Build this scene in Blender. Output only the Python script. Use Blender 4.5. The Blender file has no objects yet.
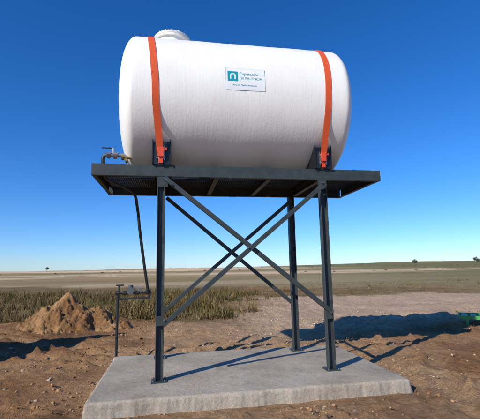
import bpy, bmesh, math, random
import numpy as np
from mathutils import Vector, Matrix, noise as mn
random.seed(7); rng=np.random.default_rng(11)
EYE=1.6; ST=.15
PITCH=.1517; ROLL=.0192; FPX=385.0
X0,Y0,ANG=-1.11,5.353,.1734
L,W=2.408,1.50
ZT=3.07; BH=.165; ZB=ZT-BH
U0,U1=-.945,L+.945; V0,V1=-.06,1.44
VC=.68; R=1.08; ZC=ZT+.055+R
US=(0.0,2.41); UE=(-.66,2.97)
SU=(-.79,3.18); SV=(-.68,1.70)
SUN_EL=math.radians(31.3); SUN_AZ=math.radians(42)   # travel direction measured from +Y toward +X
scene=bpy.context.scene
def link(o,parent=None):
    scene.collection.objects.link(o)
    if parent: o.parent=parent
    return o
def empty(name,loc=(0,0,0),rz=0):
    e=bpy.data.objects.new(name,None); e.empty_display_size=.2
    e.location=loc; e.rotation_euler=(0,0,rz); return link(e)
# ---------------------------------------------------------------- materials
def mat(name,base,rough=.6,metal=0,noise_scale=None,noise_amt=.0,col2=None,bump=0,bump_scale=None,detail=6,coord='Object',spec=.5):
    m=bpy.data.materials.new(name); m.use_nodes=True
    nt=m.node_tree; N=nt.nodes; K=nt.links; b=N['Principled BSDF']
    b.inputs['Base Color'].default_value=(*base,1); b.inputs['Roughness'].default_value=rough
    b.inputs['Metallic'].default_value=metal; b.inputs['Specular IOR Level'].default_value=spec
    tc=N.new('ShaderNodeTexCoord')
    if noise_scale:
        n=N.new('ShaderNodeTexNoise'); n.inputs['Scale'].default_value=noise_scale; n.inputs['Detail'].default_value=detail
        n.inputs['Roughness'].default_value=.65
        K.new(tc.outputs[coord],n.inputs['Vector'])
        cr=N.new('ShaderNodeValToRGB'); cr.color_ramp.elements[0].position=.5-.22; cr.color_ramp.elements[1].position=.5+.22
        c2=col2 or tuple(c*(1-noise_amt) for c in base)
        cr.color_ramp.elements[0].color=(*c2,1); cr.color_ramp.elements[1].color=(*base,1)
        K.new(n.outputs['Fac'],cr.inputs['Fac']); K.new(cr.outputs['Color'],b.inputs['Base Color'])
        mr=N.new('ShaderNodeMapRange'); mr.inputs[3].default_value=max(0,rough-.12); mr.inputs[4].default_value=min(1,rough+.15)
        K.new(n.outputs['Fac'],mr.inputs[0]); K.new(mr.outputs[0],b.inputs['Roughness'])
    if bump:
        n2=N.new('ShaderNodeTexNoise'); n2.inputs['Scale'].default_value=bump_scale or 40; n2.inputs['Detail'].default_value=5
        K.new(tc.outputs[coord],n2.inputs['Vector'])
        bp=N.new('ShaderNodeBump'); bp.inputs['Strength'].default_value=bump; bp.inputs['Distance'].default_value=.02
        K.new(n2.outputs['Fac'],bp.inputs['Height']); K.new(bp.outputs['Normal'],b.inputs['Normal'])
    return m
M_steel=mat('painted_steel',(.046,.058,.060),.5,0,7,.40,bump=.06,bump_scale=60,spec=.35)
M_grate=mat('grating_steel',(.036,.042,.042),.5,0,12,.4)
M_black=mat('black_paint',(.012,.013,.015),.4,0,10,.3)
M_strap=mat('orange_webbing',(.74,.095,.018),.75,0,30,.25,bump=.2,bump_scale=300)
M_red=mat('red_ratchet',(.72,.07,.02),.45,0,20,.25)
M_galv=mat('galvanised',(.42,.43,.44),.35,.9,25,.3)
M_brass=mat('brass',(.45,.30,.12),.35,.9,25,.3)
M_pipe=mat('black_pipe',(.018,.019,.021),.45,0,15,.3)
M_pvc=mat('grey_pipe',(.10,.105,.11),.5,0,15,.3)
M_white=mat('lid_white',(.74,.73,.70),.45,0,9,.14)
M_sign=mat('sign_white',(.80,.81,.81),.4,0,20,.03)
M_teal=mat('sign_teal',(.01,.30,.36),.4,0,20,.05)
M_bolt=mat('bolt',(.25,.25,.26),.4,.8,20,.3)
# tank glassfibre
M_tank=bpy.data.materials.new('gelcoat_glassfibre'); M_tank.use_nodes=True
nt=M_tank.node_tree;N=nt.nodes;K=nt.links;b=N['Principled BSDF']
b.inputs['Roughness'].default_value=.45
tc=N.new('ShaderNodeTexCoord')
mp=N.new('ShaderNodeMapping'); mp.inputs['Scale'].default_value=(22,2.2,2.2); K.new(tc.outputs['Object'],mp.inputs['Vector'])
n1=N.new('ShaderNodeTexNoise'); n1.inputs['Scale'].default_value=1.6; n1.inputs['Detail'].default_value=4; K.new(mp.outputs['Vector'],n1.inputs['Vector'])
n2=N.new('ShaderNodeTexNoise'); n2.inputs['Scale'].default_value=30; n2.inputs['Detail'].default_value=4; K.new(tc.outputs['Object'],n2.inputs['Vector'])
n3=N.new('ShaderNodeTexNoise'); n3.inputs['Scale'].default_value=1.3; n3.inputs['Detail'].default_value=7; n3.inputs['Roughness'].default_value=.7; K.new(tc.outputs['Object'],n3.inputs['Vector'])
cr=N.new('ShaderNodeValToRGB'); cr.color_ramp.elements[0].position=.3; cr.color_ramp.elements[1].position=.6
cr.color_ramp.elements[0].color=(.79,.755,.70,1); cr.color_ramp.elements[1].color=(.86,.84,.79,1)
K.new(n3.outputs['Fac'],cr.inputs['Fac']); K.new(cr.outputs['Color'],b.inputs['Base Color'])
ad=N.new('ShaderNodeMath'); ad.operation='ADD'; K.new(n1.outputs['Fac'],ad.inputs[0]); K.new(n2.outputs['Fac'],ad.inputs[1])
bp=N.new('ShaderNodeBump'); bp.inputs['Strength'].default_value=.17; bp.inputs['Distance'].default_value=.010
K.new(ad.outputs[0],bp.inputs['Height']); K.new(bp.outputs['Normal'],b.inputs['Normal'])
# attribute-coloured material (ground, stones, grass)
def attr_mat(name,rough=.95,fine=60,amt=.35,bump=.5,bdist=.03,bscale=25,trans=0):
    m=bpy.data.materials.new(name); m.use_nodes=True; nt=m.node_tree;N=nt.nodes;K=nt.links;b=N['Principled BSDF']
    b.inputs['Roughness'].default_value=rough; b.inputs['Specular IOR Level'].default_value=.12
    a=N.new('ShaderNodeAttribute'); a.attribute_name='tint'
    if fine:
        tc=N.new('ShaderNodeTexCoord')
        n=N.new('ShaderNodeTexNoise'); n.inputs['Scale'].default_value=fine; n.inputs['Detail'].default_value=6; n.inputs['Roughness'].default_value=.75
        K.new(tc.outputs['Object'],n.inputs['Vector'])
        mr=N.new('ShaderNodeMapRange'); mr.inputs[1].default_value=.3; mr.inputs[2].default_value=.7; mr.inputs[3].default_value=1-amt; mr.inputs[4].default_value=1+amt
        K.new(n.outputs['Fac'],mr.inputs[0])
        vm=N.new('ShaderNodeVectorMath'); vm.operation='SCALE'; K.new(a.outputs['Color'],vm.inputs[0]); K.new(mr.outputs[0],vm.inputs['Scale'])
        K.new(vm.outputs[0],b.inputs['Base Color'])
        if bump:
            nb=N.new('ShaderNodeTexNoise'); nb.inputs['Scale'].default_value=bscale; nb.inputs['Detail'].default_value=8; nb.inputs['Roughness'].default_value=.7
            K.new(tc.outputs['Object'],nb.inputs['Vector'])
            bp=N.new('ShaderNodeBump'); bp.inputs['Strength'].default_value=bump; bp.inputs['Distance'].default_value=bdist
            K.new(nb.outputs['Fac'],bp.inputs['Height']); K.new(bp.outputs['Normal'],b.inputs['Normal'])
    else: K.new(a.outputs['Color'],b.inputs['Base Color'])
    return m
M_ground=attr_mat('earth',fine=9,amt=.36,bump=1.0,bdist=.08,bscale=13)
M_stone=attr_mat('stone',fine=40,amt=.25,bump=.5,bdist=.01,bscale=60)
M_grass=attr_mat('dry_grass',fine=0)
M_leaf=attr_mat('leaves',fine=0)
M_mound=attr_mat('loose_earth',fine=12,amt=.40,bump=1,bdist=.07,bscale=12)
# ---------------------------------------------------------------- mesh helpers
def mesh_obj(name,bm,material,parent=None,smooth=False,autos=False):
    me=bpy.data.meshes.new(name); bmesh.ops.recalc_face_normals(bm,faces=bm.faces); bm.to_mesh(me); bm.free()
    if material: me.materials.append(material)
    if smooth:
        for p in me.polygons: p.use_smooth=True
    return link(bpy.data.objects.new(name,me),parent)
def bevel(o,w=.003,seg=2):
    m=o.modifiers.new('bevel','BEVEL'); m.width=w; m.segments=seg; m.limit_method='ANGLE'; m.angle_limit=math.radians(40); return o
def box(bm,a,b):
    x0,y0,z0=a;x1,y1,z1=b
    vs=[bm.verts.new(p) for p in((x0,y0,z0),(x1,y0,z0),(x1,y1,z0),(x0,y1,z0),(x0,y0,z1),(x1,y0,z1),(x1,y1,z1),(x0,y1,z1))]
    for f in((0,1,2,3),(4,5,6,7),(0,1,5,4),(1,2,6,5),(2,3,7,6),(3,0,4,7)): bm.faces.new([vs[i] for i in f])
def sweep(bm,prof,p0,p1,up=(0,0,1)):
    p0=Vector(p0);p1=Vector(p1);d=(p1-p0).normalized();up=Vector(up)
    s=d.cross(up).normalized(); t=s.cross(d).normalized()
    A=[bm.verts.new(p0+s*x+t*y) for x,y in prof]; B=[bm.verts.new(p1+s*x+t*y) for x,y in prof]
    n=len(prof)
    for i in range(n): bm.faces.new((A[i],A[(i+1)%n],B[(i+1)%n],B[i]))
    bm.faces.new(A); bm.faces.new(B[::-1])
def H(w=.1,h=.1,tf=.01,tw=.007):   # flanges top/bottom
    a,b,c,d=w/2,h/2,h/2-tf,tw/2
    return [(-a,-b),(a,-b),(a,-c),(d,-c),(d,c),(a,c),(a,b),(-a,b),(-a,c),(-d,c),(-d,-c),(-a,-c)]
def Lp(w=.06,t=.006,sx=1,sy=1): 
    return [(x*sx,y*sy) for x,y in((0,0),(w,0),(w,t),(t,t),(t,w),(0,w))]
def Up(h,w,t=.008,sx=1): # web at x=0 extending to w
    return [(x*sx,y) for x,y in((0,-h/2),(w,-h/2),(w,-h/2+t),(t,-h/2+t),(t,h/2-t),(w,h/2-t),(w,h/2),(0,h/2))]
def circ(r,n=20): return [(r*math.cos(2*math.pi*i/n),r*math.sin(2*math.pi*i/n)) for i in range(n)]
def tube(bm,p0,p1,r,n=20,up=None):
    d=(Vector(p1)-Vector(p0)).normalized()
    up=up or ((0,0,1) if abs(d.z)<.9 else (1,0,0)); sweep(bm,circ(r,n),p0,p1,up)
def pipe_curve(name,pts,r,material,parent,smooth=True):
    cu=bpy.data.curves.new(name,'CURVE'); cu.dimensions='3D'; cu.bevel_depth=r; cu.bevel_resolution=5; cu.use_fill_caps=True
    sp=cu.splines.new('BEZIER'); sp.bezier_points.add(len(pts)-1)
    for q,p in zip(sp.bezier_points,pts): q.co=p; q.handle_left_type=q.handle_right_type='AUTO' if smooth else 'VECTOR'
    cu.resolution_u=16; cu.materials.append(material)
    tmp=bpy.data.objects.new(name,cu); link(tmp)
    dg=bpy.context.evaluated_depsgraph_get(); me=bpy.data.meshes.new_from_object(tmp.evaluated_get(dg))
    bpy.data.objects.remove(tmp)
    for p in me.polygons: p.use_smooth=True
    me.name=name
    return link(bpy.data.objects.new(name,me),parent)
CA,SA=math.cos(ANG),math.sin(ANG)
def toworld(u,v): return X0+u*CA-v*SA, Y0+u*SA+v*CA
def tolocal(x,y):
    dx,dy=x-X0,y-Y0; return dx*CA+dy*SA, -dx*SA+dy*CA
# ---------------------------------------------------------------- numpy noise
def hsh(ix,iy,s):
    h=(ix.astype(np.int64)*374761393+iy.astype(np.int64)*668265263+s*1274126177)&0xffffffff
    h=((h^(h>>13))*1274126177)&0xffffffff; h=h^(h>>16)
    return (h&0xffff)/65535.0
def vn(x,y,s=0):
    ix=np.floor(x);iy=np.floor(y);fx=x-ix;fy=y-iy;fx=fx*fx*(3-2*fx);fy=fy*fy*(3-2*fy)
    a=hsh(ix,iy,s);b=hsh(ix+1,iy,s);c=hsh(ix,iy+1,s);d=hsh(ix+1,iy+1,s)
    return (a*(1-fx)+b*fx)*(1-fy)+(c*(1-fx)+d*fx)*fy
def fbm(x,y,o=4,s=0):
    r=0;a=.5;t=0
    for i in range(o):
        r=r+a*vn(x*2**i+17.3*i,y*2**i-9.1*i,s+i*7);t+=a;a*=.5
    return r/t
def ss(a,b,x): t=np.clip((x-a)/(b-a),0,1); return t*t*(3-2*t)
# ---------------------------------------------------------------- ground
# wheel ruts: centre line through (px,py) heading th (from +Y toward +X, degrees)
RUTS=[(-3.3,7.6,-62),(-3.6,8.9,-66),(3.7,7.1,28),(4.9,6.6,28),(1.5,9.6,62),(1.0,10.9,62)]
def rutfield(x,y):
    g=np.zeros_like(x); e=np.zeros_like(x)
    wob=(fbm(x*.25,y*.25,2,120)-.5)*1.0
    for q,(px,py,th) in enumerate(RUTS):
        t=math.radians(th); s=(x-px)*math.sin(t)+(y-py)*math.cos(t); d=np.abs((x-px)*math.cos(t)-(y-py)*math.sin(t)+wob)
        on=ss(.30,.42,fbm(x*.5,y*.5,2,130+q//2))
        tread=1-.45*((np.sin(s*38+np.sign(px)*d*20)>.2))
        g=np.maximum(g,(1-ss(.11,.17,d))*on*tread); e=np.maximum(e,np.exp(-((d-.22)/.055)**2)*on)
    return g,e
def gheight(x,y):
    x=np.asarray(x,float);y=np.asarray(y,float)
    du,dv=tolocal(x,y)
    ed=np.maximum(np.maximum(SU[0]-du,du-SU[1]),np.maximum(SV[0]-dv,dv-SV[1]))
    k=.14+.86*ss(-.1,.8,ed); k=np.where(ed<-.1,0,k)
    near=1-ss(25,70,np.hypot(x,y))
    h=(fbm(x*.7,y*.7,3,1)-.5)*.12+(fbm(x*3.2,y*3.2,4,2)-.5)*.09
    clod=np.clip(fbm(x*6,y*6,3,5)-.53,0,1)*.32*ss(.42,.58,fbm(x*.6,y*.6,2,9))
    clod=clod+np.clip(fbm(x*13,y*13,2,15)-.52,0,1)*.10*ss(.40,.6,fbm(x*1.1,y*1.1,2,19))
    g,e=rutfield(x,y); near_r=1-ss(13,16,y)
    h=(h+clod*(1-g)-g*.040*near_r+e*.045*near_r*fbm(x*4,y*4,2,8)*2)*near*k
    h=h-.022*np.exp(-(np.clip(ed,0,9)/.35)**2)*(ed>-.1)
    rr=np.hypot(x,y)
    far=ss(120,900,rr)
    h=h+far*((fbm(x/420,y/420,3,3)-.5)*13+ (y/1000)*2.0)
    h=h+16*ss(500,1900,y)*ss(-200,900,x)*fbm(x/700,y/900,2,44)
    h=h-.25*ss(12,30,rr)+ .25*ss(40,110,rr)
    h=np.where(ed<-.12,-.05,h)
    return h
def gcolor(x,y):
    w1=fbm(x*.16,y*.16,4,60); w2=fbm(x*.9,y*.9,4,61); w3=fbm(x*4,y*4,3,62); w4=fbm(x*.45,y*.45,4,63)
    C=lambda r,g,b:np.array([r,g,b])[None,:]
    dirt=C(.405,.222,.105); dirt2=C(.275,.142,.066); dirt3=C(.49,.315,.175)
    t=ss(.35,.65,w2)[:,None]; col=dirt2*(1-t)+dirt*t
    t=(ss(.48,.68,w1)*.75)[:,None]; col=col*(1-t)+dirt3*t
    t=(ss(.55,.67,w4)*.5)[:,None]; col=col*(1-t)+C(.18,.098,.050)*t
    g,e=rutfield(x,y); t=(g*.55*(1-ss(13,16,y)))[:,None]; col=col*(1-t)+C(.48,.32,.185)*t
    n=(w1-.5)
    # pale track to the right / behind
    t=(ss(8.8,11.0,y+n*5-.10*x)*ss(-.6,2.6,x+n*3)*(1-ss(24,27,y+n*6)))[:,None]
    path=C(.57,.40,.265)*(0.82+.36*w2[:,None]); col=col*(1-t*.94)+path*t*.94
    # rough grass verge
    g=(ss(12.0,13.6,y+n*4)*(1-ss(-1.6,2.0,x+n*4)))
    g=np.maximum(g,.8*ss(23,25.5,y+n*6)*ss(-4,4,x))*(1-ss(36,46,y+n*12+.3*x))
    grass=C(.19,.142,.060)*(.6+.8*w2[:,None]); t=g[:,None]*.85; col=col*(1-t)+grass*t
    # mid fields
    m1=ss(36,46,y+n*12+.3*x)
    s=fbm(x/110,y/24,3,70); s2=fbm(x/180+5,y/60,4,71); s4=fbm(x/40,y/12,4,72)
    fa=C(.64,.47,.29); fb=C(.39,.27,.13); fc=C(.165,.150,.052)
    t=ss(.38,.50,s)[:,None]; f=fb*(1-t)+fa*t
    t=(ss(.49,.56,s2)*ss(-60,60,x+y*.12)*.85)[:,None]; f=f*(1-t)+fc*t
    t=(ss(.56,.64,s4)*.5)[:,None]; f=f*(1-t)+C(.22,.18,.075)*t
    t=m1[:,None]; col=col*(1-t)+f*t
    # far fields
    m2=ss(150,210,y+n*60); s3=fbm(x/420,y/140,3,75); s5=fbm(x/150,y/90,4,76)
    t=ss(.42,.48,s3)[:,None]; f=C(.34,.25,.12)*(1-t)+C(.68,.51,.32)*t
    t=(ss(-60,150,x-y*.05)*(.75+.25*ss(.4,.5,s3)))[:,None]; f=f*(1-t)+(C(.170,.160,.055)*(.5+1.0*s3[:,None]))*t
    t=(ss(.58,.64,s5)*.55)[:,None]; f=f*(1-t)+C(.15,.14,.06)*t
    t=m2[:,None]; col=col*(1-t)+f*t
    t=(ss(900,3500,y)*.35)[:,None]; col=col*(1-t)+C(.38,.38,.37)*t  # distance haze painted into the ground tint
    col=col*(.82+.36*w3[:,None])
    return np.clip(col,0,1)
ys=np.concatenate([-np.geomspace(60,2,24),np.linspace(-1.5,2.6,24),np.geomspace(2.75,4500,720)])
NX=840; tt=np.linspace(-1,1,NX); xs=2.6*np.sinh(tt*math.asinh(4500/2.6))
GX,GY=np.meshgrid(xs,ys); gx=GX.ravel();gy=GY.ravel(); gz=gheight(gx,gy)
def grid_mesh(name,gx,gy,gz,nx,ny,col,material):
    me=bpy.data.meshes.new(name); n=nx*ny; me.vertices.add(n)
    me.vertices.foreach_set('co',np.stack([gx,gy,gz],1).astype(np.float32).ravel())
    i=np.arange(n).reshape(ny,nx); q=np.stack([i[:-1,:-1],i[:-1,1:],i[1:,1:],i[1:,:-1]],-1).reshape(-1,4)
    me.loops.add(q.size); me.loops.foreach_set('vertex_index',q.ravel().astype(np.int32))
    me.polygons.add(len(q)); me.polygons.foreach_set('loop_start',(np.arange(len(q))*4).astype(np.int32)); me.polygons.foreach_set('loop_total',np.full(len(q),4,np.int32))
    me.update(calc_edges=True); me.polygons.foreach_set('use_smooth',np.ones(len(q),bool))
    a=me.color_attributes.new('tint','FLOAT_COLOR','POINT'); a.data.foreach_set('color',np.concatenate([col,np.ones((n,1))],1).astype(np.float32).ravel())
    me.materials.append(material); return link(bpy.data.objects.new(name,me))
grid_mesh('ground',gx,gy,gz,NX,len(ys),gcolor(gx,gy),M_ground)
def gh1(x,y): return float(gheight(np.array([x]),np.array([y]))[0])
def soup(name,verts,faces,cols,material,smooth=False,parent=None):
    me=bpy.data.meshes.new(name); n=len(verts); me.vertices.add(n); me.vertices.foreach_set('co',verts.astype(np.float32).ravel())
    k=faces.shape[1]; me.loops.add(faces.size); me.loops.foreach_set('vertex_index',faces.ravel().astype(np.int32))
    me.polygons.add(len(faces)); me.polygons.foreach_set('loop_start',(np.arange(len(faces))*k).astype(np.int32)); me.polygons.foreach_set('loop_total',np.full(len(faces),k,np.int32))
    me.update(calc_edges=True)
    if smooth: me.polygons.foreach_set('use_smooth',np.ones(len(faces),bool))
    a=me.color_attributes.new('tint','FLOAT_COLOR','POINT'); a.data.foreach_set('color',np.concatenate([cols,np.ones((n,1))],1).astype(np.float32).ravel())
    me.materials.append(material); return link(bpy.data.objects.new(name,me),parent)
# ---------------------------------------------------------------- stones & clods
def ico(sub):
    bm=bmesh.new(); bmesh.ops.create_icosphere(bm,subdivisions=sub,radius=1); bv=np.array([v.co[:] for v in bm.verts]); bf=np.array([[v.index for v in f.verts] for f in bm.faces]); bm.free(); return bv,bf
def rocks(name,xy,size,cols,sink=.2,jag=.09,sub=2):
    bv,bf=ico(sub)
    n=len(xy); nv=len(bv); z=gheight(xy[:,0],xy[:,1])
    V=np.repeat(bv[None],n,0)
    disp=1+.0*V[...,0]
    for k in range(3):
        d=rng.normal(size=(n,1,3)); d/=np.linalg.norm(d,axis=2,keepdims=True)
        ph=rng.uniform(0,6,(n,1)); disp=disp+.18*np.sin((V*d).sum(2)*rng.uniform(1.5,4,(n,1))+ph)
    disp=disp+rng.normal(0,jag,(n,nv))
    V=V*disp[...,None]*rng.uniform(.6,1.2,(n,1,3))*np.array([1,1,.7])
    a=rng.uniform(0,6.28,n); ca,sa=np.cos(a)[:,None],np.sin(a)[:,None]
    X=V[...,0]*ca-V[...,1]*sa; Y=V[...,0]*sa+V[...,1]*ca
    s=size[:,None]; P=np.stack([X*s+xy[:,0:1],Y*s+xy[:,1:2],V[...,2]*s+(z+size*sink)[:,None]],-1).reshape(-1,3)
    F=(bf[None]+(np.arange(n)*nv)[:,None,None]).reshape(-1,3)
    return soup(name,P,F,np.repeat(cols,nv,0),M_stone)
def scatter(n,x0,x1,y0,y1,clump=None,pad=.04):
    x=rng.uniform(x0,x1,n); y=y0+(y1-y0)*rng.uniform(0,1,n)**1.3
    du,dv=tolocal(x,y); out=(du<SU[0]-pad)|(du>SU[1]+pad)|(dv<SV[0]-pad)|(dv>SV[1]+pad)
    if clump: out&=(fbm(x*clump,y*clump,3,80)+rng.normal(0,.07,n)>.52)
    return np.stack([x[out],y[out]],1)
xy=scatter(22000,-8,9,3.0,14,.9); sz=.004+.010*rng.uniform(0,1,len(xy))+.030*rng.uniform(0,1,len(xy))**8
c=gcolor(xy[:,0],xy[:,1])*rng.uniform(.55,1.1,(len(xy),1)); rocks('dirt_clods',xy,sz,c,sub=1)
xy=scatter(1300,-8,10,3.0,15); sz=.007+.026*rng.uniform(0,1,len(xy))**6
c=np.array([[.40,.31,.23]])*rng.uniform(.6,1.3,(len(xy),1)); rocks('stones',xy,sz,c,jag=.05)
# ---------------------------------------------------------------- mounds
def mound(name,cx,cy,rx,ry,h,seed,peaks):
    n=220; a=np.linspace(-1.35,1.35,n); MX,MY=np.meshgrid(a*rx,a*ry); x=MX.ravel();y=MY.ravel()
    z=np.zeros_like(x)
    for px,py,pr,ph in peaks:
        d=np.hypot((x-px*rx)/(rx*pr),(y-py*ry)/(ry*pr)); z=np.maximum(z,ph*h*np.clip(1-d**1.15,0,1)**1.05)
    k=ss(0,.15,z/h)
    z=z+k*((fbm(x*2.2,y*2.2,4,seed)-.5)*.36*h**.5+np.clip(fbm(x*8,y*8,3,seed+1)-.5,0,1)*.34+(fbm(x*22,y*22,2,seed+2)-.5)*.05)
    wx,wy=x+cx,y+cy; z=z+gheight(wx,wy)-.04
    edge=np.maximum(abs(x)/rx,abs(y)/ry); z=z-.3*ss(1.25,1.35,edge)
    t=ss(.35,.65,fbm(x*1.7,y*1.7,3,seed+4))[:,None]
    col=np.array([[.27,.138,.058]])*(1-t)+np.array([[.38,.222,.105]])*t
    col=col*(.65+.7*fbm(x*8,y*8,3,seed+9)[:,None])
    return grid_mesh(name,wx,wy,z,n,n,col,M_mound)
mound('dirt_mound',-4.95,11.4,1.62,1.3,1.0,200,[(-.08,0,.85,.92),(.45,.1,.60,.60),(-.58,.1,.42,.30),(.82,-.1,.38,.30)])
mound('offframe_shadow_mound',-6.75,6.0,1.95,2.3,3.2,300,[(0,.1,.85,1),(.1,-.55,.5,.62),(.3,-.5,.5,.5)])  # added out of view, stands in for the unknown caster of the left shadows
# ---------------------------------------------------------------- grass
def grass(name,xy,hmin,hmax,blades,spread,pal,lean=.35,width=.006,hmul=None):
    n=len(xy); B=blades; T=n*B
    z=gheight(xy[:,0],xy[:,1])
    hs=rng.uniform(hmin,hmax,n)*(.5+1.0*fbm(xy[:,0]*.6,xy[:,1]*.6,3,90))
    if hmul is not None: hs=hs*hmul
    bx=np.repeat(xy[:,0],B)+rng.normal(0,spread,T); by=np.repeat(xy[:,1],B)+rng.normal(0,spread,T); bz=np.repeat(z,B)-.02
    h=np.repeat(hs,B)*rng.uniform(.45,1.1,T); az=rng.uniform(0,6.283,T); le=np.abs(rng.normal(0,lean,T))*h
    wa=az+math.pi/2+rng.normal(0,.6,T); w=width*rng.uniform(.6,1.6,T)*(1+.03*np.hypot(bx,by))
    wx,wy=np.cos(wa)*w,np.sin(wa)*w; lx,ly=np.cos(az)*le,np.sin(az)*le
    def pt(f,k): return bx+lx*f**1.8,by+ly*f**1.8,bz+h*f,k
    rows=[]
    for f,k in((0,1),(.5,.85)):
        X,Y,Z,kk=pt(f,k); rows+= [np.stack([X-wx*kk,Y-wy*kk,Z],1),np.stack([X+wx*kk,Y+wy*kk,Z],1)]
    X,Y,Z,kk=pt(1,0); rows.append(np.stack([X,Y,Z],1))
    V=np.stack(rows,1).reshape(-1,3); o=(np.arange(T)*5)[:,None,None]
    F=(np.array([[0,1,3],[0,3,2],[2,3,4]])[None]+o).reshape(-1,3)
    pal=np.array(pal); pz=np.clip((fbm(xy[:,0]*.25,xy[:,1]*.4,3,91)+rng.normal(0,.10,n)-.25)/.5,0,.999); ci=(pz*len(pal)).astype(int)
    c=pal[ci]; c=np.repeat(c,B,0)*rng.uniform(.6,1.35,(T,1)); C=np.repeat(c,5,0)
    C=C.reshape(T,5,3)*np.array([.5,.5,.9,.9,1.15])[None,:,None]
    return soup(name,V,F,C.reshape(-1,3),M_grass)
dry=[(.20,.11,.045),(.105,.100,.034),(.21,.145,.060),(.115,.105,.036),(.25,.175,.085),(.15,.100,.042)]
n=12000; x=rng.uniform(-24,5,n); y=12.8+19*rng.uniform(0,1,n)**1.2
fr=ss(-3.5,1.5,x-.10*(y-13))   # thins out toward the bare track on the right
keep=(fbm(x*.35,y*.35,3,95)+rng.normal(0,.05,n)>.455+.11*fr)&(x<1.0+(fbm(x*0+3,y*.6,2,96)-.5)*5+np.clip(y-18,0,99)*.3)
keep&=~((np.abs(x+4.95)<1.9)&(y<13.0))
x,y,fr=x[keep],y[keep],fr[keep]
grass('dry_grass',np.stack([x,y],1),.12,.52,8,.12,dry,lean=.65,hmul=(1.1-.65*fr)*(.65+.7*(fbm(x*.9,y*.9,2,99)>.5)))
n=1300; x=rng.uniform(3,34,n); y=rng.uniform(23,46,n); keep=(fbm(x*.3,y*.5,3,97)>.54)
grass('dry_grass.001',np.stack([x[keep],y[keep]],1),.08,.22,8,.14,[(.24,.17,.075),(.15,.135,.05),(.30,.21,.11)],.7,.006)
n=420; x=rng.uniform(-8,9,n); y=rng.uniform(7.5,14,n); du,dv=tolocal(x,y)
keep=(fbm(x*.7,y*.7,3,98)>.57)&((du<SU[0]-.2)|(du>SU[1]+.2)|(dv>SV[1]+.2))
grass('weeds',np.stack([x[keep],y[keep]],1),.04,.12,9,.05,[(.24,.18,.08),(.14,.14,.05)],.8,.003)
# ---------------------------------------------------------------- distant shrubs and trees
def shrubs():
    P=[];C=[]
    r=np.random.default_rng(5); cs=[]
    for k in range(90):
        if k<45: x=r.uniform(-260,420); y=330+60*math.sin(x/90)+r.normal(0,14); s=r.uniform(.4,1.1)
        elif k<65: x=r.uniform(20,160); y=120+.25*x+r.normal(0,5); s=r.uniform(.2,.5)
        else: x=r.uniform(-420,520); y=r.uniform(500,800); s=r.uniform(.8,1.8)
        cs.append((x,y,s))
    for x,y,s in cs:
        g=gh1(x,y); T=90; d=r.normal(size=(T,3)); d/=np.linalg.norm(d,axis=1,keepdims=True); d[:,2]=np.abs(d[:,2])
        c=np.array([x,y,g])+d*s*r.uniform(.3,1,(T,1))*np.array([1.5,1.2,.9])
        a=r.normal(size=(T,3));a/=np.linalg.norm(a,axis=1,keepdims=True); b=np.cross(a,r.normal(size=(T,3)));b/=np.linalg.norm(b,axis=1,keepdims=True)
        q=s*.16; P.append(np.stack([c-a*q,c+b*q,c+a*q,c-b*q],1).reshape(-1,3)); C.append(np.repeat(np.array([[.09,.085,.04]])*r.uniform(.6,1.6,(T,1)),4,0))
    P=np.concatenate(P);C=np.concatenate(C); soup('distant_bushes',P,np.arange(len(P)).reshape(-1,4),C,M_leaf)
shrubs()
def tree(x,y,h,seed,name='distant_tree',wide=.42):
    r=np.random.default_rng(seed); g=gh1(x,y); e=empty(name,(x,y,g))
    bm=bmesh.new(); n=8
    def limb(p0,p1,r0,r1):
        d=(Vector(p1)-Vector(p0)).normalized(); s=d.orthogonal().normalized(); t=d.cross(s)
        A=[bm.verts.new(Vector(p0)+(s*math.cos(k*6.283/n)+t*math.sin(k*6.283/n))*r0) for k in range(n)]
        B=[bm.verts.new(Vector(p1)+(s*math.cos(k*6.283/n)+t*math.sin(k*6.283/n))*r1) for k in range(n)]
        for k in range(n): bm.faces.new((A[k],A[(k+1)%n],B[(k+1)%n],B[k]))
    limb((0,0,-.2),(0,0,h*.45),h*.035,h*.022); tips=[]
    for k in range(7):
        a=k*2.4; p=(math.cos(a)*h*wide*.6,math.sin(a)*h*wide*.6,h*r.uniform(.5,.85)); limb((0,0,h*r.uniform(.28,.44)),p,h*.016,h*.006); tips.append(p)
    tips.append((0,0,h*.9)); mesh_obj('trunk',bm,M_pvc,e)
    T=1500; c=np.array(tips)[r.integers(0,len(tips),T)]+r.normal(0,h*.085,(T,3))
    a=r.normal(size=(T,3));a/=np.linalg.norm(a,axis=1,keepdims=True); b=np.cross(a,r.normal(size=(T,3)));b/=np.linalg.norm(b,axis=1,keepdims=True)
    s=h*.03; V=np.stack([c-a*s,c+b*s*.7,c+a*s,c-b*s*.7],1).reshape(-1,3); F=np.arange(T*4).reshape(-1,4)
    C=np.repeat(np.array([[.065,.07,.035]])*r.uniform(.6,1.5,(T,1)),4,0); soup('leaves',V,F,C,M_leaf,parent=e)
def at(px,d): return (px-240)/385*d
tree(at(48,520),520,5.5,1); tree(at(412,430),430,7.0,2); tree(at(473,430),430,8.0,3)
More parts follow.
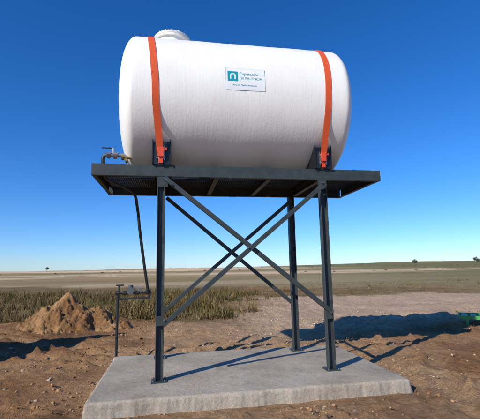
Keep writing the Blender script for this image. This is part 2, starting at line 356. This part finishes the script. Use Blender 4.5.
# ---------------------------------------------------------------- concrete slab
M_conc=bpy.data.materials.new('concrete'); M_conc.use_nodes=True; nt=M_conc.node_tree;N=nt.nodes;K=nt.links;b=N['Principled BSDF']; b.inputs['Roughness'].default_value=.9; b.inputs['Specular IOR Level'].default_value=.2
tc=N.new('ShaderNodeTexCoord')
def nz(s,d,r=.6):
    n=N.new('ShaderNodeTexNoise'); n.inputs['Scale'].default_value=s;n.inputs['Detail'].default_value=d;n.inputs['Roughness'].default_value=r; K.new(tc.outputs['Object'],n.inputs['Vector']); return n
a=nz(1.6,8,.7); cr=N.new('ShaderNodeValToRGB'); e=cr.color_ramp.elements; e[0].position=.3;e[0].color=(.27,.215,.158,1); e[1].position=.68;e[1].color=(.50,.445,.365,1); m=e.new(.5);m.color=(.40,.345,.272,1)
K.new(a.outputs['Fac'],cr.inputs['Fac'])
a2=nz(45,5); mr=N.new('ShaderNodeMapRange'); mr.inputs[1].default_value=.3;mr.inputs[2].default_value=.7;mr.inputs[3].default_value=.74;mr.inputs[4].default_value=1.16; K.new(a2.outputs['Fac'],mr.inputs[0])
vm=N.new('ShaderNodeVectorMath'); vm.operation='SCALE'; K.new(cr.outputs['Color'],vm.inputs[0]); K.new(mr.outputs[0],vm.inputs['Scale'])
a4=nz(3.2,9,.75); c4=N.new('ShaderNodeValToRGB'); c4.color_ramp.elements[0].position=.53; c4.color_ramp.elements[1].position=.66; c4.color_ramp.elements[1].color=(.75,.75,.75,1); K.new(a4.outputs['Fac'],c4.inputs['Fac'])
mx=N.new('ShaderNodeMixRGB'); mx.inputs['Color2'].default_value=(.35,.225,.13,1); K.new(c4.outputs['Color'],mx.inputs['Fac']); K.new(vm.outputs[0],mx.inputs['Color1']); K.new(mx.outputs[0],b.inputs['Base Color'])
a3=nz(22,8,.7); bp=N.new('ShaderNodeBump'); bp.inputs['Strength'].default_value=.6; bp.inputs['Distance'].default_value=.02; K.new(a3.outputs['Fac'],bp.inputs['Height']); K.new(bp.outputs['Normal'],b.inputs['Normal'])
bm=bmesh.new(); nu,nv=200,120
gridv={}
us=np.linspace(SU[0],SU[1],nu); vs=np.linspace(SV[0],SV[1],nv)
for i,u in enumerate(us):
    for j,v in enumerate(vs):
        dz=.008*mn.noise((u*1.3,v*1.3,0))+.004*mn.noise((u*7,v*7,3)); uu,vv=u,v
        on=0
        if i in(0,nu-1): uu+=.020*mn.noise((v*4,i,1))+.008*mn.noise((v*22,i,2)); on=1
        if j in(0,nv-1): vv+=.020*mn.noise((u*4,j,1))+.008*mn.noise((u*22,j,2)); on=1
        if on: dz-=.010+.012*mn.noise((u*15,v*15,8))
        gridv[i,j]=bm.verts.new((uu,vv,ST+dz))
for i in range(nu-1):
    for j in range(nv-1): bm.faces.new((gridv[i,j],gridv[i+1,j],gridv[i+1,j+1],gridv[i,j+1]))
ring=[(i,0) for i in range(nu)]+[(nu-1,j) for j in range(1,nv)]+[(i,nv-1) for i in range(nu-2,-1,-1)]+[(0,j) for j in range(nv-2,0,-1)]
prev=[gridv[k] for k in ring]
for z,out in((ST-.025,.008),(ST-.06,.010),(ST-.10,.012),(ST-.16,.022),(-.12,.03)):
    cur=[]
    for k in ring:
        g=gridv[k].co; i,j=k
        ou=(1 if i==nu-1 else -1 if i==0 else 0); ov=(1 if j==nv-1 else -1 if j==0 else 0)
        e=.009*mn.noise((g.x*9,g.y*9,z*25))+.006*mn.noise((g.x*25,g.y*25,z*60))
        cur.append(bm.verts.new((g.x+ou*(out+e),g.y+ov*(out+e),z)))
    n=len(ring)
    for q in range(n): bm.faces.new((prev[q],prev[(q+1)%n],cur[(q+1)%n],cur[q]))
    prev=cur
o=mesh_obj('concrete_slab',bm,M_conc,None,smooth=True); o.location=(X0,Y0,0); o.rotation_euler=(0,0,ANG)
# ---------------------------------------------------------------- steel stand
stand=empty('steel_tank_stand',(X0,Y0,0),ANG)
WB=W-.12
legs={'leg_1':(0,0),'leg_2':(L,0),'leg_3':(-.03,WB),'leg_4':(L-.075,WB)}
for nme,(u,v) in legs.items():
    bm=bmesh.new(); sweep(bm,H(.105,.105,.011,.008),(u,v,ST+.016),(u,v,ZB-.001),(1,0,0)); bevel(mesh_obj(nme,bm,M_steel,stand),.002,1)
    bm=bmesh.new(); box(bm,(u-.10,v-.10,ST-.006),(u+.10,v+.10,ST+.015))
    bevel(mesh_obj('base_plate_'+nme[-1],bm,M_steel,stand),.002,1)
    bm=bmesh.new()
    for du in(-.075,.075):
        for dv in(-.075,.075): tube(bm,(u+du,v+dv,ST+.0155),(u+du,v+dv,ST+.034),.011,6)
    mesh_obj('anchor_bolts_'+nme[-1],bm,M_bolt,stand)
bm=bmesh.new(); hz=ZT-BH/2
def chan(bm,p0,p1,flip): sweep(bm,Up(BH,.06,.009,flip),p0,p1)
chan(bm,(U0,V0,hz),(U1,V0,hz),-1)
chan(bm,(U0,V1,hz),(U1,V1,hz),1)
bevel(mesh_obj('edge_beams',bm,M_steel,stand),.003,2)
bm=bmesh.new()
sweep(bm,Up(BH-.004,.06,.009,1),(U0+.003,V0+.0605,hz),(U0+.003,V1-.0605,hz)); sweep(bm,Up(BH-.004,.06,.009,-1),(U1-.003,V0+.0605,hz),(U1-.003,V1-.0605,hz))
bevel(mesh_obj('end_beams',bm,M_steel,stand),.003,2)
bm=bmesh.new()
for u in(0,.8,1.6,2.41):
    sweep(bm,H(.07,.115,.008,.006),(u,V0+.062,ZT-.036-.0575),(u,V1-.062,ZT-.036-.0575))
mesh_obj('joists',bm,M_grate,stand)
bm=bmesh.new(); u=U0+.03
while u<U1-.02:
    box(bm,(u-.002,V0+.012,ZT-.032),(u+.002,V1-.012,ZT-.004)); u+=.034
v=V0+.05
while v<V1-.03:
    box(bm,(U0+.015,v-.003,ZT-.0335),(U1-.015,v+.003,ZT-.012)); v+=.1
mesh_obj('deck_grating',bm,M_grate,stand)
def brace(name,p0,p1,off):
    bm=bmesh.new(); sweep(bm,Lp(.06,.007,1,1),(p0[0],off,p0[1]),(p1[0],off,p1[1]),(0,1,0))
    bevel(mesh_obj(name,bm,M_steel,stand),.0015,1)
zl=.93
brace('brace_front_1',(.03,ZB-.05),(L-.00,zl),-.0535-.061); brace('brace_front_2',(L-.03,ZB-.05),(.02,zl-.03),-.0535-.122)
brace('brace_back_1',(.03,ZB-.05),(L-.10,zl),WB+.055); brace('brace_back_2',(L-.10,ZB-.05),(.0,zl),WB-.118)
bm=bmesh.new()
for (u,s) in((0,1),(L,-1)):
    box(bm,(min(u-.045*s,u+.09*s),-.0605,ZB-.15),(max(u-.045*s,u+.09*s),-.0535,ZB-.004)); box(bm,(min(u-.045*s,u+.06*s),-.0605,zl-.07),(max(u-.045*s,u+.06*s),-.0535,zl+.06))
mesh_obj('gusset_plates',bm,M_steel,stand)
bm=bmesh.new()
for (u,z) in((.07,ZB-.075),(L-.07,ZB-.075),(L-.04,zl+.03),(.06,zl+.02),(L/2,(ZB-.05+zl)/2-.01)): tube(bm,(u,-.178,z),(u,-.198,z),.013,6)
mesh_obj('brace_bolts',bm,M_bolt,stand)
# ---------------------------------------------------------------- tank
tank=empty('water_tank',(X0,Y0,0),ANG)
D=.27; prof=[]
K_=26
for k in range(K_+1):
    a=(math.pi/2)*k/K_; rr=R*math.sin(a)**.85; uu=-D*(max(0,1-(rr/R)**2.7))**(1/2.1); prof.append((uu,rr))
left=[(UE[0]+D+a,b) for a,b in prof]; right=[(UE[1]-D-a,b) for a,b in prof][::-1]
mid=[(left[-1][0]+(right[0][0]-left[-1][0])*k/40,R) for k in range(1,40)]
allp=left+mid+right; S=144; bm=bmesh.new(); rings=[]
for (u,r) in allp:
    if r<1e-5: rings.append([bm.verts.new((u,VC,ZC))]); continue
    row=[]
    for k in range(S):
        t=2*math.pi*k/S; wob=.0030*mn.noise((u*2.2,math.cos(t)*2,math.sin(t)*2))*1.6
        row.append(bm.verts.new((u,VC-(r+wob)*math.cos(t),ZC+(r+wob)*math.sin(t))))
    rings.append(row)
for A,B in zip(rings,rings[1:]):
    if len(A)==1:
        for k in range(S): bm.faces.new((A[0],B[k],B[(k+1)%S]))
    elif len(B)==1:
        for k in range(S): bm.faces.new((A[k],B[0],A[(k+1)%S]))
    else:
        for k in range(S): bm.faces.new((A[k],B[k],B[(k+1)%S],A[(k+1)%S]))
mesh_obj('shell',bm,M_tank,tank,smooth=True)
def lathe(name,prof,c,material,parent,S=64,axis='z'):
    bm=bmesh.new(); rows=[]
    for r,z in prof:
        if r<1e-6: rows.append([bm.verts.new((c[0],c[1],c[2]+z))]); continue
        rows.append([bm.verts.new((c[0]+r*math.cos(6.28318*k/S),c[1]+r*math.sin(6.28318*k/S),c[2]+z)) for k in range(S)])
    for A,B in zip(rows,rows[1:]):
        for k in range(S):
            k2=(k+1)%S
            if len(A)==1: bm.faces.new((A[0],B[k],B[k2]))
            elif len(B)==1: bm.faces.new((A[k],B[0],A[k2]))
            else: bm.faces.new((A[k],B[k],B[k2],A[k2]))
    o=mesh_obj(name,bm,material,parent,smooth=True); m=o.modifiers.new('e','EDGE_SPLIT'); m.split_angle=math.radians(35); return o
MU=.13; zt=ZC+R
lathe('manhole_neck',[(.265,-.12),(.265,.103),(.305,.103),(.305,.130),(0,.130)],(MU,VC,zt),M_tank,tank)
lathe('manhole_lid',[(.296,.132),(.305,.138),(.305,.168),(.294,.182),(.20,.198),(.11,.202),(.11,.225),(.095,.232),(.0,.235)],(MU,VC,zt),M_white,tank)
bm=bmesh.new()
for k in range(16):
    a=k*6.283/16; tube(bm,(MU+.28*math.cos(a),VC+.28*math.sin(a),zt+.175),(MU+.28*math.cos(a),VC+.28*math.sin(a),zt+.196),.012,6)
mesh_obj('lid_bolts',bm,M_white,tank)
bm=bmesh.new(); tube(bm,(-.33,VC+.1,zt-.04),(-.33,VC+.1,zt+.10),.024); tube(bm,(-.38,VC+.1,zt+.10),(-.26,VC+.1,zt+.10),.030); mesh_obj('vent_pipe',bm,M_white,tank,smooth=False)
# saddles
for si,u in enumerate(US):
    bm=bmesh.new(); zt0=ZT+.001; top=.34
    vh=math.sqrt(R*R-(ZC-(zt0+top))**2)
    pts=[(VC-vh-.055,zt0),(VC-vh-.055,zt0+top+.02)]
    a0=math.acos(min(1,(vh+.012)/ (R+.012)))
    for k in range(25):
        t=-a0-(math.pi-2*a0)*k/24; pts.append((VC-(R+.006)*math.cos(t),ZC+(R+.006)*math.sin(t)))
    pts+=[(VC+vh+.055,zt0+top+.02),(VC+vh+.055,zt0)]
    for du in(-.13,.12):
        A=[bm.verts.new((u+du,v,z)) for v,z in pts];B=[bm.verts.new((u+du+.012,v,z)) for v,z in pts];n=len(pts)
        for k in range(n): bm.faces.new((A[k],A[(k+1)%n],B[(k+1)%n],B[k]))
        bm.faces.new(A);bm.faces.new(B[::-1])
    for k in range(2,26):
        (v0,z0),(v1,z1)=pts[k],pts[k+1]
        q=[bm.verts.new((uu,v,z)) for uu,(v,z) in((u-.117,(v0,z0)),(u+.119,(v0,z0)),(u+.119,(v1,z1)),(u-.117,(v1,z1)))]; bm.faces.new(q)
    for vv in(VC-vh-.04,VC-.35,VC+.35,VC+vh+.03):
        zz=ZC-math.sqrt(max(0,R*R-(vv-VC)**2)) if abs(vv-VC)<vh*.99 else zt0+top
        box(bm,(u-.117,vv,zt0),(u+.119,vv+.01,zz-.012))
    bmesh.ops.triangulate(bm,faces=[f for f in bm.faces if len(f.verts)>4])
    mesh_obj('saddle_%d'%(si+1),bm,M_black,tank)
# straps: u position as (front anchor, front mid, top, back anchor)
SUP=[((-.01,-.09,-.25,-.12)),((2.40,2.42,2.52,2.45))]
for si,(ua,um,ut,ub) in enumerate(SUP):
    Av,Az=V0-.012,ZT+.05; r=R+.006; u=ua
    def tang(side):
        Avv=Av if side==1 else 2*VC-Av
        dx,dz=Avv-VC,Az-ZC; d=math.hypot(dx,dz); base=math.atan2(dz,-dx*side); off=math.acos(r/d); return base+off
    tf=tang(1); tb=tang(-1)
    path=[(Av,Az,ua)]; uf=ua+(um-ua)*.8
    for k in range(1,8): 
        ev,ez=VC-r*math.cos(tf),ZC+r*math.sin(tf); f=k/8; path.append((Av+(ev-Av)*f,Az+(ez-Az)*f,ua+(uf-ua)*f))
    n=100; t1=math.pi-tb
    for k in range(n+1):
        t=tf+(t1-tf)*k/n
        uu=float(np.interp(t,[tf,0,math.pi/2,t1],[uf,um,ut,ub])); path.append((VC-r*math.cos(t),ZC+r*math.sin(t),uu))
    path.append((2*VC-Av,Az,ub))
    bm=bmesh.new(); hw=.047; th=.004; rows=[]
    for k,(v,z,uu) in enumerate(path):
        p=path[max(0,k-1)];q=path[min(len(path)-1,k+1)]; tv,tz=q[0]-p[0],q[1]-p[1]; l=math.hypot(tv,tz); nv_,nz_=-tz/l,tv/l
        uu+=.004*mn.noise((k*.13,si*9,0))
        rows.append([bm.verts.new((uu+a,v+nv_*b,z+nz_*b)) for a,b in((-hw,0),(hw,0),(hw,th),(-hw,th))])
    for A,B in zip(rows,rows[1:]):
        for k in range(4): bm.faces.new((A[k],A[(k+1)%4],B[(k+1)%4],B[k]))
    bm.faces.new(rows[0]);bm.faces.new(rows[-1])
    mesh_obj('strap_%d'%(si+1),bm,M_strap,tank)
    bm=bmesh.new(); y0=V0-.045
    for du in(-.05,.045): 
        box(bm,(u+du,y0-.02,ZT+.05),(u+du+.005,y0+.035,ZT+.26))
    tube(bm,(u-.06,y0,ZT+.09),(u+.06,y0,ZT+.09),.016); tube(bm,(u-.06,y0+.005,ZT+.20),(u+.06,y0+.005,ZT+.20),.020)
    mesh_obj('ratchet_frame_%d'%(si+1),bm,M_galv,tank)
    bm=bmesh.new(); box(bm,(u-.040,y0-.045,ZT+.10),(u+.040,y0-.030,ZT+.235)); box(bm,(u-.052,y0-.040,ZT+.19),(u+.052,y0-.022,ZT+.215))
    box(bm,(u+.05,y0-.03,ZT+.20),(u+.085,y0+.005,ZT+.235)); box(bm,(u-.030,y0-.018,ZT+.012),(u+.032,y0-.012,ZT+.10))
    bevel(mesh_obj('ratchet_handle_%d'%(si+1),bm,M_red,tank),.004,2)
    bm=bmesh.new(); tube(bm,(u-.03,V0-.012,ZT+.005),(u+.03,V0-.012,ZT+.005),.010); tube(bm,(u-.03,V0-.012,ZT+.005),(u,V0-.012,ZT+.06),.008); tube(bm,(u+.03,V0-.012,ZT+.005),(u,V0-.012,ZT+.06),.008)
    mesh_obj('hook_%d'%(si+1),bm,M_galv,tank)
# sign on the tank (sticker following the shell)
TH0=math.radians(3.5); SUu=1.175
def onshell(x,y,off): 
    t=TH0+y/R; return (SUu+x, VC-(R+off)*math.cos(t), ZC+(R+off)*math.sin(t))
def patch(name,x0,y0,x1,y1,off,material,holes=None):
    bm=bmesh.new(); nx,ny=6,14; g=[[bm.verts.new(onshell(x0+(x1-x0)*i/nx,y0+(y1-y0)*j/ny,off)) for j in range(ny+1)] for i in range(nx+1)]
    for i in range(nx):
        for j in range(ny): bm.faces.new((g[i][j],g[i+1][j],g[i+1][j+1],g[i][j+1]))
    return mesh_obj(name,bm,material,tank,smooth=True)
sw,sh=.283,.168
patch('sign_border',-sw-.003,-sh-.003,sw+.003,sh+.003,.003,M_teal)
patch('sign_plate',-sw,-sh,sw,sh,.0045,M_sign)
patch('sign_logo_square',-.260,-.040,-.110,.115,.006,M_teal)
bm=bmesh.new(); cx,cy=-.185,.042; ro,ri=.042,.023
outer=[(cx+ro*math.cos(a),cy+ro*math.sin(a)) for a in np.linspace(0,math.pi,17)]; inner=[(cx+ri*math.cos(a),cy+ri*math.sin(a)) for a in np.linspace(0,math.pi,17)]
outer=[(cx+ro,cy-.05)]+outer+[(cx-ro,cy-.05)]; inner=[(cx+ri,cy-.05)]+inner+[(cx-ri,cy-.05)]
A=[bm.verts.new(onshell(x,y,.0075)) for x,y in outer];B=[bm.verts.new(onshell(x,y,.0075)) for x,y in inner]
for k in range(len(A)-1): bm.faces.new((A[k],A[k+1],B[k+1],B[k]))
mesh_obj('sign_logo_arch',bm,M_sign,tank)
def text(body,x,y,size,name):
    cu=bpy.data.curves.new(name,'FONT'); cu.body=body; cu.size=size; cu.resolution_u=3; t=link(bpy.data.objects.new(name,cu))
    dg=bpy.context.evaluated_depsgraph_get(); me=bpy.data.meshes.new_from_object(t.evaluated_get(dg)); bpy.data.objects.remove(t)
    for v in me.vertices: v.co=onshell(x+v.co.x,y+v.co.y,.0065)
    me.materials.clear(); me.materials.append(M_teal); link(bpy.data.objects.new(name,me),tank)
text('Diputación',-.09,.060,.066,'sign_text_1'); text('DE PALENCIA',-.09,-.005,.054,'sign_text_2'); text('Área de Medio Ambiente',-.19,-.105,.034,'sign_text_3')
# outlet valve on left dish end
bm=bmesh.new(); zv=ZT+.24; vv=.35
tube(bm,(UE[0]-.20,vv,zv),(UE[0]+.25,vv,zv),.032); tube(bm,(UE[0]-.06,vv,zv),(UE[0]+.0,vv,zv),.055,8); tube(bm,(UE[0]-.15,vv,zv),(UE[0]-.10,vv,zv),.05,6)
tube(bm,(UE[0]-.07,vv,zv),(UE[0]-.07,vv,zv+.11),.018)
mesh_obj('outlet_valve',bm,M_galv,tank)
bm=bmesh.new(); box(bm,(UE[0]-.23,vv-.012,zv+.105),(UE[0]-.06,vv+.012,zv+.118)); bevel(mesh_obj('valve_lever',bm,M_pipe,tank),.003,1)
bm=bmesh.new(); tube(bm,(UE[0]+.08,vv-.10,zv-.06),(UE[0]+.26,vv-.10,zv-.06),.024); tube(bm,(UE[0]+.07,vv-.10,zv-.06),(UE[0]+.11,vv-.10,zv-.06),.04,6); tube(bm,(UE[0]+.14,vv-.16,zv-.11),(UE[0]+.14,vv-.04,zv-.11),.022)
mesh_obj('drain_cock',bm,M_brass,tank)
# ---------------------------------------------------------------- pipework
pw=empty('water_pipe',(X0,Y0,0),ANG)
PU,PV=-.80,1.86
pipe_curve('supply_hose',[(-.845,.35,zv),(-.865,.352,zv-.04),(-.865,.36,zv-.14),(-.86,.40,ZT-.05),(-.80,.62,ZB+.075),(-.62,1.12,ZB+.06),(-.50,1.37,ZB+.0),(-.465,1.52,ZB-.18),(-.42,1.64,2.3),(-.35,1.76,1.75),(-.27,PV-.02,1.22)],.026,M_pipe,pw)
bm=bmesh.new(); tube(bm,(PU,PV,-.1),(PU,PV,1.22),.024); mesh_obj('standpipe',bm,M_pipe,pw)
bm=bmesh.new(); tube(bm,(PU,PV,.02),(PU,PV,.10),.045); mesh_obj('pipe_sleeve',bm,M_pvc,pw)
bm=bmesh.new(); HE=-.25
tube(bm,(PU-.05,PV,1.20),(HE+.03,PV,1.20),.022); tube(bm,(PU-.02,PV,1.10),(HE+.02,PV,1.10),.018)
for u in(PU+.0,PU+.12,PU+.34,-.29): tube(bm,(u-.03,PV,1.20),(u+.03,PV,1.20),.038,8)
tube(bm,(HE,PV,1.08),(HE,PV,1.25),.024); tube(bm,(PU+.02,PV,1.20),(PU+.02,PV,1.34),.016); tube(bm,(PU-.03,PV,1.34),(PU+.10,PV,1.34),.012)
mesh_obj('manifold',bm,M_pipe,pw)
bm=bmesh.new(); tube(bm,(PU+.22,PV-.06,1.24),(PU+.22,PV+.05,1.24),.065,24); tube(bm,(PU+.22,PV,1.24),(PU+.22,PV,1.34),.045,16); mesh_obj('water_meter',bm,M_pvc,pw)
bm=bmesh.new(); tube(bm,(PU+.36,PV,1.2),(PU+.36,PV,1.28),.012); box(bm,(PU+.30,PV-.01,1.28),(PU+.46,PV+.01,1.292)); mesh_obj('stop_tap',bm,M_galv,pw)
# ---------------------------------------------------------------- green trough on the right
M_green=mat('green_paint',(.07,.33,.08),.45,0,8,.4)
tr=empty('green_feed_trough',(7.08,10.3,gh1(7.08,10.3)-.04),math.radians(-28))
bm=bmesh.new()
for y in(-.38,.38): box(bm,(-1.3,y-.02,.20),(1.3,y+.02,.29))
for x in(-1.28,1.28): box(bm,(x-.02,-.357,.203),(x+.02,.357,.287))
mesh_obj('rim_frame',bm,M_green,tr)
bm=bmesh.new()
for k in range(12):
    x=-1.15+k*.21; box(bm,(x-.075,-.355,.26),(x+.075,.355,.278))
mesh_obj('slats',bm,M_green,tr)
bm=bmesh.new()
for x in(-1.1,0,1.1):
    for y in(-.34,.34): box(bm,(x-.03,y-.03,-.05),(x+.03,y+.03,.198))
    box(bm,(x-.025,-.309,.03),(x+.025,.309,.07))
mesh_obj('feet',bm,M_green,tr)
# ---------------------------------------------------------------- light, sky, camera
w=bpy.data.worlds.new('World'); scene.world=w; w.use_nodes=True; nt=w.node_tree;N=nt.nodes;K=nt.links
bg=N['Background']; sky=N.new('ShaderNodeTexSky'); sky.sky_type='NISHITA'; sky.sun_disc=False
sky.sun_elevation=SUN_EL; sky.sun_rotation=SUN_AZ+math.pi; sky.altitude=900; sky.air_density=1.0; sky.dust_density=.25; sky.ozone_density=3.5
mu=N.new('ShaderNodeMixRGB'); mu.blend_type='MULTIPLY'; mu.inputs['Fac'].default_value=1; mu.inputs['Color2'].default_value=(.68,.84,1.15,1); K.new(sky.outputs[0],mu.inputs['Color1'])
hs=N.new('ShaderNodeHueSaturation'); hs.inputs['Saturation'].default_value=1.15; K.new(mu.outputs[0],hs.inputs['Color']); K.new(hs.outputs[0],bg.inputs['Color']); bg.inputs['Strength'].default_value=.138
sl=bpy.data.lights.new('sun','SUN'); sl.energy=5.0; sl.angle=math.radians(.55); sl.color=(1,.94,.83)
so=link(bpy.data.objects.new('sun',sl)); d=Vector((math.sin(SUN_AZ)*math.cos(SUN_EL),math.cos(SUN_AZ)*math.cos(SUN_EL),-math.sin(SUN_EL)))
so.rotation_euler=d.to_track_quat('-Z','Y').to_euler(); so.location=(-8,-8,10)
cd=bpy.data.cameras.new('camera'); cam=link(bpy.data.objects.new('camera',cd)); cd.sensor_width=36; cd.sensor_fit='HORIZONTAL'; cd.lens=36*FPX/480; cd.clip_end=12000; cd.clip_start=.05
cam.matrix_world=Matrix.Translation((0,0,EYE))@Matrix.Rotation(math.pi/2+PITCH,4,'X')@Matrix.Rotation(-ROLL,4,'Z')
scene.camera=cam
scene.view_settings.view_transform='Standard'; scene.view_settings.look='None'; scene.view_settings.exposure=0
